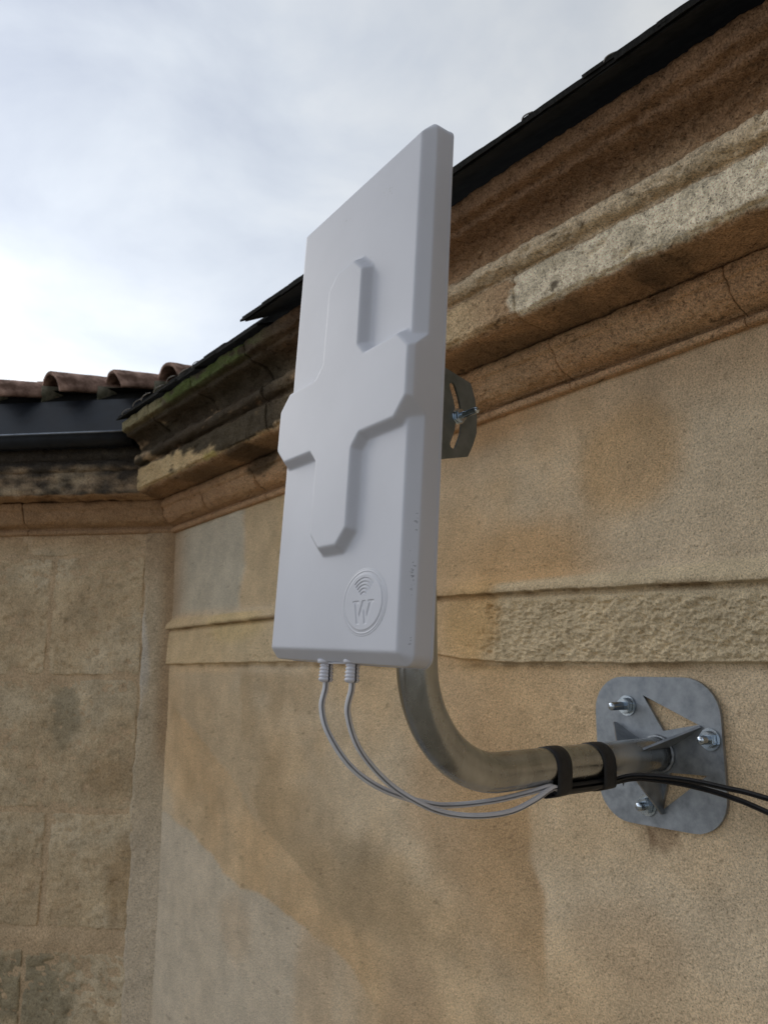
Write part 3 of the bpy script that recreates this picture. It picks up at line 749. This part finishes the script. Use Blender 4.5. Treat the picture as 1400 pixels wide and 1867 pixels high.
# clay tiles
def tile_mesh(name, r0, r1, L_, a0=12, a1=168, th=.011, seed=0):
    nu_, nv_ = 18, 17
    aa = np.radians(np.linspace(a0, a1, nv_)); yy = np.linspace(0, L_, nu_)
    Y, A_ = np.meshgrid(yy, aa, indexing='ij'); R_ = r0+(r1-r0)*Y/L_+.0022*fbm(Y*16, A_*2.2, seed, 3)
    wob = .0025*fbm(A_*3, seed+.5, 0, 2)*(1-Y/L_)
    outer = np.stack([R_*np.cos(A_), Y+wob, R_*np.sin(A_)], -1)
    Ri = R_-th
    inner = np.stack([Ri*np.cos(A_), Y+wob, Ri*np.sin(A_)], -1)
    P = np.concatenate([outer, inner[:, ::-1]], 1)
    P = np.concatenate([P[:1]*0+P[:1].mean(1, keepdims=True)*0+np.concatenate([(outer[:1]+inner[:1])/2, ((outer[:1]+inner[:1])/2)[:, ::-1]], 1), P,
                        np.concatenate([(outer[-1:]+inner[-1:])/2, ((outer[-1:]+inner[-1:])/2)[:, ::-1]], 1)], 0)
    return gmesh(name, P, wrapv=True, flip=True)
TM = [tile_mesh('roof_tile', .096, .080, .36, seed=i*3.1) for i in range(4)]
for m in TM: m.materials.append(M_tile)
TG = tile_mesh('roof_tile', .080, .068, .36, seed=20); TG.materials.append(M_tileg)
ta = math.radians(52)
YD = np.array([math.sin(ta)*math.cos(math.radians(9)), math.cos(ta)*math.cos(math.radians(9)), math.sin(math.radians(9))])
XD = np.cross(YD, ZZ); XD /= np.linalg.norm(XD); ZD = np.cross(XD, YD)
def put_tile(t_, o_, z_, mesh, inv=False, roll=0.0, yaw=0.0, pitch=0.0):
    ob = bpy.data.objects.new('roof_tile', mesh); COL.objects.link(ob); ob.parent = WING
    Mx = frame_mat(F(t_, o_, z_)-np.array(BR2), XD, YD, ZD) @ Matrix.Rotation(yaw, 4, 'Z') @ Matrix.Rotation(pitch, 4, 'X') @ Matrix.Rotation(roll+(math.pi if inv else 0), 4, 'Y')
    ob.matrix_local = Mx; return ob
i = 0
for t_ in np.arange(.03, 2.4, .182):
    rr = random.Random(i+3)
    put_tile(t_+rr.uniform(-.012, .012), .045+rr.uniform(-.016, .016), .783+(.5-t_)*.060+rr.uniform(-.009, .009), TM[i % 4], roll=rr.uniform(-.06, .06), yaw=rr.uniform(-.06, .06), pitch=rr.uniform(-.02, .03))
    put_tile(t_+.091, .00, .862, TG, inv=True, roll=rr.uniform(-.06, .06), yaw=rr.uniform(-.04, .04))
    for r in (1, 2):
        dlt = np.array([YD@U2, YD@N2, YD[2]])*.27*r
        put_tile(t_+dlt[0]+rr.uniform(-.012, .012), .045+dlt[1], .786+dlt[2]+.012*r+rr.uniform(-.004, .006), TM[(i+r) % 4], roll=rr.uniform(-.06, .06), yaw=rr.uniform(-.05, .05))
    i += 1

# ------------------------------------------------------------------ wall bracket
PS, PZ, PO = .6307, -.1140, .4165
MR = tuple(W(.634, 0, -.2055))
MNT = root('wall_bracket', 'galvanised bent steel pole on a pierced square wall plate held by three anchor bolts', 'bracket', MR)
R_P = .0212
Rb = .115
pa = [W(PS, o_, PZ) for o_ in np.linspace(.006, PO-Rb, 12)]
for a in np.linspace(0, math.pi/2, 26)[1:]:
    pa.append(W(PS, PO-Rb+Rb*math.sin(a), PZ+Rb*(1-math.cos(a))))
for z_ in np.linspace(PZ+Rb, .40, 12)[1:]: pa.append(W(PS, PO, z_))
pa = np.array(pa)
rad = np.full(len(pa), R_P)
PT = tubeP(pa, rad, 40)
# flattened, slightly rippled inside of the bend
put('pole', gmesh('pole', PT, off=MR, flip=False), M_pipe, MNT)
Fm = frame_mat(W(.634, .0035, -.111), -U, ZZ, N)
PCX = .634-PS   # pole centre in plate coords
pcx, pcy = .634-.6307, PZ+.111
def pol(r, deg): return (r*math.cos(math.radians(deg))+0.0, r*math.sin(math.radians(deg))-.001)
loops = [rrect(.187, .190, .048)]
for k in range(3):
    b = 120*k
    loops.append([pol(.0735, 31+b), pol(.0735, 102+b), pol(.030, 66+b)])
pm = shape2d('base_plate', loops, .0025, .0006)
put('base_plate', local_mesh(pm, Fm, MR), M_galv, MNT)
# folded triangular gussets
for k in range(3):
    ang = math.radians(31+120*k)
    d = -U*math.cos(ang)+ZZ*math.sin(ang); c0 = W(PS, 0, PZ)
    tdir = np.cross(d, N)
    L2 = [(.020, .006), (.074, .006), (.0745, .010), (.0215, .066), (.020, .066)]
    m = shape2d('gusset', [L2], .0014, .0004)
    put('gusset', local_mesh(m, frame_mat(c0+np.array([0, 0, 0.0]), d, N, np.cross(d, N)), MR), M_galv, MNT)
# weld beads round the pole foot
wp = [c0+N*.0085+(math.cos(a)*U+math.sin(a)*ZZ)*(R_P+.001) for a in np.linspace(0, 2*math.pi, 40)]
wr = .0022+.0006*np.sin(np.arange(40)*2.1)
put('weld', gmesh('weld', tubeP(np.array(wp), wr, 8), off=MR), M_galv, MNT)
def lathe(prof, seg=20):
    a = np.linspace(0, 2*math.pi, seg, endpoint=False)
    return np.array([[(r*math.cos(t_), r*math.sin(t_), z_) for t_ in a] for r, z_ in prof])
def thread(r, z0, z1, pitch=.00125):
    P = [(0, z0), (r, z0)]; z = z0
    while z < z1-.0015:
        P += [(r, z), (r*.86, z+pitch*.5)]; z += pitch
    P += [(r, z1-.0012), (r*.82, z1), (0, z1)]
    return P
def hexnut(name, r, h):
    bm = bmesh.new(); bmesh.ops.create_cone(bm, cap_ends=True, segments=6, radius1=r, radius2=r, depth=h)
    bmesh.ops.translate(bm, verts=bm.verts, vec=(0, 0, h/2))
    bmesh.ops.bevel(bm, geom=[e_ for e_ in bm.edges], offset=r*.09, segments=2, affect='EDGES')
    return bmm(name, bm)
def bolt_set(name, pos, ax, parent, off, r, L_, nr, nh, wr_, wh, tilt=0.0, nutz=None):
    z = np.array(ax)/np.linalg.norm(ax); x = np.cross(z, [0.13, 0.2, 1.0]); x /= np.linalg.norm(x); y = np.cross(z, x)
    Mx = frame_mat(pos, x, y, z)
    b = put(name, local_mesh(gmesh(name, lathe(thread(r, -.004, L_))), Mx, off), M_bolt, parent)
    w = put('washer', local_mesh(gmesh('washer', lathe([(r*.9, 0), (wr_, 0), (wr_, wh), (r*.9, wh)], 28), smooth=False), Mx, off), M_bolt, b)
    n_ = put('nut', local_mesh(hexnut('nut', nr, nh), Mx @ Matrix.Translation((0, 0, wh)) @ Matrix.Rotation(.3+tilt, 4, 'Z'), off), M_bolt, b)
    return b
for (bs, bz), L_ in zip([(.6743, -.0545), (.5562, -.0907), (.6515, -.1804)], (.036, .023, .021)):
    bolt_set('anchor_bolt', W(bs, .0066, bz), N, MNT, MR, .0054, L_, .0108, .0088, .0135, .0018, tilt=bs*7)

# ------------------------------------------------------------------ panel antenna
TT = .0686; Hh = math.hypot(1, TT)
AO = W(.6705, .5, .015)                          # bottom centre of the front face
AX = -U; AYv = ZZ*1.0/Hh-N*TT/Hh; AZv = np.cross(AX, AYv)
AR = tuple(AO+AYv*.26-AZv*.03)
ANT = root('panel_antenna', 'white panel antenna with raised cross and round W emblem on the bent pole', 'antenna', AR)
AM = frame_mat(AO, AX, AYv, AZv)
cf = .011; TH = .031
w2 = .1105+cf; y0, y1 = -cf, .530+cf
HX, HY, CY = w2, (y1-y0)/2, (y0+y1)/2
def sd_rr(x, y, r=.011):
    qx = np.abs(x)-(HX-r); qy = np.abs(y-CY)-(HY-r)
    return np.minimum(np.maximum(qx, qy), 0)+np.hypot(np.maximum(qx, 0), np.maximum(qy, 0))-r
CR = [(.0160, .4190), (.0320, .4020), (.0330, .3140), (.0455, .3000), (.1000, .3000), (.1180, .2820), (.1180, .2330), (.1010, .2150), (.0450, .2145), (.0330, .2010),
      (.0325, .1190), (.0160, .1025)]
CR = [(x, (y+.0005)/.987) for x, y in CR]
CR = CR+[(-x, y) for x, y in CR[::-1]]
def warp(P):
    """the moulding is very slightly taller at one side"""
    P = P.copy(); t = P[..., 0]/.1105
    P[..., 1] = -.0005-.004*t+P[..., 1]*(.524+.0150*t)/.53
    return P
def sd_poly(px, py, pts):
    d = np.full(px.shape, 1e9); sgn = np.ones(px.shape); n = len(pts)
    for i in range(n):
        ax, ay = pts[i]; bx, by = pts[(i+1) % n]
        ex, ey = bx-ax, by-ay; wx, wy = px-ax, py-ay
        t = np.clip((wx*ex+wy*ey)/(ex*ex+ey*ey), 0, 1)
        d = np.minimum(d, (wx-ex*t)**2+(wy-ey*t)**2)
        c1, c2, c3 = py >= ay, py < by, ex*wy > ey*wx
        sgn = np.where((c1 & c2 & c3) | (~c1 & ~c2 & ~c3), -sgn, sgn)
    return sgn*np.sqrt(d)
def blur(h, k):
    for _ in range(k):
        g_ = h.copy()
        g_[1:-1] = (h[:-2]+2*h[1:-1]+h[2:])/4; h = g_.copy()
        h[:, 1:-1] = (g_[:, :-2]+2*g_[:, 1:-1]+g_[:, 2:])/4
    return h
step = .00075
nx, ny = int(2*HX/step), int(2*HY/step)
gx, gy = np.meshgrid(np.linspace(-HX, HX, nx), np.linspace(-HY, HY, ny), indexing='ij')
rc = .011
cxm = np.clip((np.abs(gx)-(HX-rc))/rc, 0, 1); cym = np.clip((np.abs(gy)-(HY-rc))/rc, 0, 1)
qx = cxm*np.sqrt(1-cym**2/2); qy = cym*np.sqrt(1-cxm**2/2)
X = np.sign(gx)*np.where(cxm > 0, HX-rc+rc*qx, np.abs(gx)); Y = np.sign(gy)*np.where(cym > 0, HY-rc+rc*qy, np.abs(gy))+CY
din = -sd_rr(X, Y)
hp = np.minimum(0, -cf+np.maximum(din, 0)*1.0)
dc = sd_poly(X, Y, CR)
RL, RUN = .0105, .0068
hc = RL-np.maximum(dc, 0)*(RL/RUN)
h = np.maximum(hp, np.minimum(hc, RL))
h = blur(h, 6)
P3 = np.stack([X, Y, h], -1)
def ring(a): return np.concatenate([a[:, 0], a[-1, 1:], a[-2::-1, -1], a[0, -2:0:-1]])
rg = ring(P3)
rows_ = [rg]
cen = np.array([0, CY, 0])
dirs = rg-cen; 
for dz, inn in ((-.0011, -.0004), (-.0024, -.00058), (-.006, -.0007), (-.018, -.0009)):
    q = rg.copy()
    nxy = dirs[:, :2].copy()
    e_ = .0004
    gxn = (sd_rr(rg[:, 0]+e_, rg[:, 1])-sd_rr(rg[:, 0]-e_, rg[:, 1])); gyn = (sd_rr(rg[:, 0], rg[:, 1]+e_)-sd_rr(rg[:, 0], rg[:, 1]-e_))
    gn = np.hypot(gxn, gyn)+1e-9
    q[:, 0] -= gxn/gn*inn; q[:, 1] -= gyn/gn*inn
    q[:, 2] = np.maximum(rg[:, 2]+dz, -TH) if dz > -.018 else -TH
    rows_.append(q)
lip = rows_[-1].copy(); lip[:, 0] += gxn/gn*.0006; lip[:, 1] += gyn/gn*.0006; lip2 = lip.copy(); lip2[:, 2] = -TH-.0022
inb = lip2.copy(); inb[:, 0] *= .94; inb[:, 1] = (inb[:, 1]-CY)*.97+CY
fin = inb.copy()*0+np.array([0, CY, -TH-.0022])
rows_ += [lip, lip2, inb, fin]
side = np.array(rows_)
# one mesh: front grid + side rings
colf = np.ones(P3.shape)*np.array([.64, .645, .69])
def scuff(c, X, Y, cx, cy, rx, ry, th, colr, k, f=900, seed=0):
    d = ((X-cx)/rx)**2+((Y-cy)/ry)**2
    n_ = fbm(X*f, Y*f, seed, 3)
    m_ = np.exp(-d)*1.0
    mm = ss(th, th+.25, n_*.9+m_*.8-.25)*(d < 4)
    return lerp(c, np.array(colr), (mm*k)[..., None])
colf = scuff(colf, X, Y, .060, .492, .012, .010, .55, (.45, .45, .45), .55, 260, 1)
colf = scuff(colf, X, Y, .030, .420, .010, .014, .6, (.55, .55, .55), .35, 260, 2)
colf = scuff(colf, X, Y, -.02, .500, .014, .006, .6, (.45, .45, .45), .5, 300, 3)
colf = scuff(colf, X, Y, .1185, .070, .0018, .014, .50, (.10, .10, .12), .7, 520, 4)
colf = scuff(colf, X, Y, .1190, .118, .0014, .012, .50, (.2, .2, .22), .6, 520, 5)
colf = scuff(colf, X, Y, .119, .012, .0010, .005, .4, (.12, .12, .14), .7, 420, 6)

bm = None
mf = gmesh('housing', warp(P3), colf)
msd = gmesh('housing_side', warp(side), np.ones(side.shape)*np.array([.64, .645, .69]), wrapv=True)
# join the two sheets into one mesh
bm = bmesh.new(); bm.from_mesh(mf); bm.from_mesh(msd)
bmesh.ops.remove_doubles(bm, verts=bm.verts, dist=.00002)
bmesh.ops.recalc_face_normals(bm, faces=bm.faces)
mh = bpy.data.meshes.new('housing'); bm.to_mesh(mh); bm.free()
for p_ in mh.polygons: p_.use_smooth = True
mh.set_sharp_from_angle(angle=math.radians(52))
bpy.data.meshes.remove(mf); bpy.data.meshes.remove(msd)
put('housing', local_mesh(mh, AM, AR), M_plastic, ANT)
# moulded emblem: ring, five arcs and the letter W
ER = .0325; ne = 230
ex, ey = np.meshgrid(np.linspace(-1.12, 1.12, ne), np.linspace(-1.12, 1.12, ne), indexing='ij')
# square -> disc mapping keeps the rim round
dx_ = ex/1.12; dy_ = ey/1.12
mxx = dx_*np.sqrt(1-dy_**2/2)*1.12; myy = dy_*np.sqrt(1-dx_**2/2)*1.12
rr_ = np.hypot(mxx, myy)
def seg(ax, ay, bx, by, w):
    ex_, ey_ = bx-ax, by-ay; t = np.clip(((mxx-ax)*ex_+(myy-ay)*ey_)/(ex_*ex_+ey_*ey_), 0, 1)
    return np.hypot(mxx-ax-ex_*t, myy-ay-ey_*t)-w
WP = [(-.52, .02), (-.30, .02), (-.30, -.03), (-.235, -.34), (-.06, .02), (.08, .02), (.20, -.36), (.30, -.03), (.26, -.03), (.26, .02), (.56, .02), (.56, -.03), (.46, -.03), (.24, -.72), (.10, -.72), (-.01, -.30), (-.16, -.72), (-.30, -.72), (-.44, -.03), (-.52, -.03)]
WP = [(-.50, .04), (-.22, .04), (-.22, -.02), (-.29, -.02), (-.20, -.44), (-.03, .04), (.11, .04), (.185, -.44), (.31, -.02), (.24, -.02), (.24, .04), (.52, .04), (.52, -.02), (.45, -.02), (.22, -.70), (.10, -.70), (.02, -.22), (-.14, -.70), (-.27, -.70), (-.42, -.02), (-.50, -.02)]
dW = sd_poly(mxx, myy, WP)
eh = .00035+.0009*ss(.965, .93, rr_)                       # raised disc
eh = eh+.0004*np.exp(-((rr_-1.0)/.030)**2)                 # outer ring
eh = eh-.0006*np.exp(-((rr_-.925)/.022)**2)
eh = eh-.0007*ss(.02, -.02, dW)
an = np.degrees(np.arctan2(mxx, myy-.14)); ra = np.hypot(mxx, myy-.14)
for r_, sp in ((.16, 55), (.275, 52), (.39, 50), (.505, 48), (.62, 46)):
    eh = eh-.0008*ss(.034, .018, np.abs(ra-r_))*ss(sp+3, sp-1, np.abs(an))
eh = np.where(rr_ > 1.09, .00002, eh)
EP = np.stack([mxx*ER+.0575, myy*ER*.92+.0440, np.maximum(eh, .00005)], -1)
put('emblem', local_mesh(gmesh('emblem', EP, np.ones(EP.shape)*np.array([.64, .645, .69])), AM, AR), M_plastic, ANT)
# ports, glands, oval label at the bottom edge
def gland(xc, name='cable_gland'):
    pr = [(0, .004), (.0098, .004), (.0098, .0012), (.0094, .0), (.0068, .0)]
    z = 0; 
    for k in range(5):
        r = .0070+.0006*(k/4)
        pr += [(r-.0011, z-.0005), (r, z-.0013), (r+.0002, z-.0024), (r-.0006, z-.0033)]; z -= .0035
    pr += [(.0066, z-.0006), (.0040, z-.0016), (.0, z-.0016)]
    m = gmesh(name, lathe(pr, 24)[:, ::-1])
    Mx = AM @ frame_mat((xc, -cf-.0015, -.0175), (1, 0, 0), (0, 0, -1), (0, 1, 0))
    o_ = put(name, local_mesh(m, Mx, AR), M_gland, ANT)
    tip = AM @ Vector((xc, -cf-.0015+z-.001, -.0175)); return np.array(tip)
g1 = gland(-.0245); g2 = gland(.0215)
lm = shape2d('port_label', [[(.017*math.cos(a), .0065*math.sin(a)) for a in np.linspace(0, 2*math.pi, 28, endpoint=False)]], .0004, .0001)
put('port_label', local_mesh(lm, AM @ frame_mat((-.0015, -cf-.0016, -.0165), (1, 0, 0), (0, 0, -1), (0, 1, 0)), AR), M_gland, ANT)
# tilt bracket behind the panel
for sgn, nm in ((-1, 'tilt_bracket'), (1, 'tilt_bracket')):
    s_b = PS+sgn*.0262
    arc_out = [(.3585, .3065), (.3525, .290), (.3500, .270), (.3515, .250), (.3575, .235), (.3655, .2215)]
    body = [(.452, .325), (.405, .318)]+arc_out+[(.405, .2125), (.462, .212)]
    def slotpts():
        c_ = [(.3865, .297), (.3805, .281), (.3780, .265), (.3800, .247), (.3870, .231)]
        c_ = catmull([(a, b, 0) for a, b in c_], 4)[:, :2]
        T_ = np.gradient(c_, axis=0); T_ /= np.linalg.norm(T_, axis=1)[:, None]; nn_ = np.stack([-T_[:, 1], T_[:, 0]], 1)
        wv = .0043
        L1 = [tuple(v) for v in c_+nn_*wv]; L2 = [tuple(v) for v in (c_-nn_*wv)[::-1]]
        def capp(c0, t0, n0):
            return [tuple(c0+wv*(n0*math.cos(a)+t0*math.sin(a))) for a in np.linspace(0, math.pi, 7)[1:-1]]
        return L1+capp(c_[-1], T_[-1], nn_[-1])+L2+capp(c_[0], -T_[0], -nn_[0])
    m = shape2d(nm, [body, slotpts()], .0013, .0003)
    org = W(s_b, 0, 0)
    put(nm, local_mesh(m, frame_mat(org, N, ZZ, np.cross(N, ZZ)), AR), M_brk, ANT)
bolt_set('tilt_bolt', W(PS-.0275, .3790, .2640), -U, ANT, AR, .0036, .030, .0076, .0056, .0090, .0012)
sad = shape2d('clamp_saddle', [[(-.026, -.02), (.026, -.02), (.026, .02), (-.026, .02)]], .0015, .0003)
put('clamp_saddle', local_mesh(sad, frame_mat(W(PS, .441, .265), U, ZZ, N), AR), M_brk, ANT)

# ------------------------------------------------------------------ cables, tapes
def cable(name, pts, r, mat, label, cat, group=None, n=10, seg=12, tag_it=True):
    path = catmull(pts, n); off = tuple(path[0])
    o_ = put(name, gmesh(name, tubeP(path, r, seg), off=off), mat, None, off)
    tag(o_, label, cat, group); return o_
C1 = [(0.6978, 0.487, -0.0429), (0.6926, 0.482, -0.0682), (0.6810, 0.462, -0.1012), (0.6680, 0.430, -0.1247), (0.6522, 0.385, -0.1405), (0.6486, 0.350, -0.1451), (0.6316, 0.310, -0.1425), (0.6209, 0.270, -0.1372), (0.6149, 0.238, -0.1325), (0.6275, 0.222, -0.1405)]
C2 = [(0.6593, 0.482, -0.0468), (0.6616, 0.466, -0.0818), (0.6571, 0.435, -0.1151), (0.6459, 0.405, -0.1361), (0.6382, 0.375, -0.1487), (0.6263, 0.340, -0.1541), (0.6176, 0.300, -0.1528), (0.6138, 0.265, -0.1436), (0.6126, 0.238, -0.1339), (0.6165, 0.222, -0.1378)]
c1 = [g1+np.array([0, 0, .004]), g1+np.array([0, 0, -.006])]+[W(s_, o_, z_) for s_, o_, z_ in C1]
c2 = [g2+np.array([0, 0, .004]), g2+np.array([0, 0, -.006])]+[W(s_, o_, z_) for s_, o_, z_ in C2]
cable('antenna_cable', c1, .0032, M_cable, 'white cable from the left gland of the antenna, hanging in the shallower loop', 'cable', 'white cables from antenna to pole', seg=14)
cable('antenna_cable', c2, .0032, M_cable, 'white cable from the right gland of the antenna, hanging in the lower loop', 'cable', 'white cables from antenna to pole', seg=14)
# black cables: thick sleeve under the pole, then two runs along the wall
def bcable(off_, pts, label):
    path = catmull(pts, 10); lo = tuple(path[0]); k = len(path)
    r = np.where(np.arange(k) < 30, .0058, .0031); r = np.convolve(np.pad(r, 3, 'edge'), np.ones(7)/7, 'valid')
    o_ = put('black_cable', gmesh('black_cable', tubeP(path, r, 14), off=lo), M_black, None, lo)
    tag(o_, label, 'cable', 'black cables leaving along the wall')
bcable(0, [W(.6165, .227, -.1378), W(.6170, .20, -.1378), W(.6165, .16, -.1378), W(.6150, .13, -.1360), (W(.600, .11, -.1300)), W(.570, .10, -.1285), W(.534, .09, -.1300), W(.497, .085, -.134), W(.451, .080, -.1405), W(.30, .07, -.172), W(.0, .05, -.25), W(-.4, .04, -.34)],
       'upper of the two black cables running past the wall plate to the right')
bcable(1, [W(.6275, .227, -.1408), W(.6275, .20, -.1410), W(.6260, .16, -.1408), W(.6200, .128, -.1395), (W(.600, .106, -.1335)), W(.570, .095, -.1335), W(.534, .085, -.1370), W(.494, .080, -.144), W(.452, .078, -.1555), W(.30, .07, -.205), W(.0, .05, -.30), W(-.4, .04, -.40)],
       'lower of the two black cables running past the wall plate to the right')
def tape(o0, o1, skew, label):
    pts = []; nseg = 44
    ang = np.linspace(0, 2*math.pi, nseg, endpoint=False)
    def rad_(a):
        # circle round pole blended with the cable bundle hanging below on the camera side
        d = np.array([math.cos(a), math.sin(a)])          # (along -u, up)
        r_ = R_P+.0009
        cbs = [((.6307-.6168), -.1378-PZ, .0066), ((.6307-.6275), -.1408-PZ, .0066)]
        best = r_
        for cx_, cz_, rr0 in cbs:
            best = max(best, cx_*d[0]+cz_*d[1]+rr0) if cx_*d[0]+cz_*d[1] > 0 else best
        return best
    # support-function hull -> points
    H = np.array([rad_(a) for a in ang]); da = 2*math.pi/nseg
    dH = (np.roll(H, -1)-np.roll(H, 1))/(2*da)
    hx = H*np.cos(ang)-dH*np.sin(ang); hz = H*np.sin(ang)+dH*np.cos(ang)
    rows2 = []
    for f_, g_ in ((0, -.0008), (0.0, .0002), (.33, .0005), (.66, .0004), (1.0, .0002), (1, -.0008)):
        o_ = o0+(o1-o0)*f_
        sk = skew*np.sin(ang)
        rows2.append(W(PS-(hx+g_*np.cos(ang)), o_+sk, PZ+(hz+g_*np.sin(ang))))
    lo = W(PS, (o0+o1)/2, PZ-.03)
    o_ = put('tape_band', gmesh('tape_band', np.array(rows2), wrapv=True, off=lo, flip=True), M_tape, None, tuple(lo))
    tag(o_, label, 'tape', 'black tape bands holding the cables to the pole')
tape(.207, .231, -.002, 'black tape band nearer the pole bend, where the white cables end')
tape(.126, .149, .002, 'black tape band nearer the wall plate, on the straight pole')
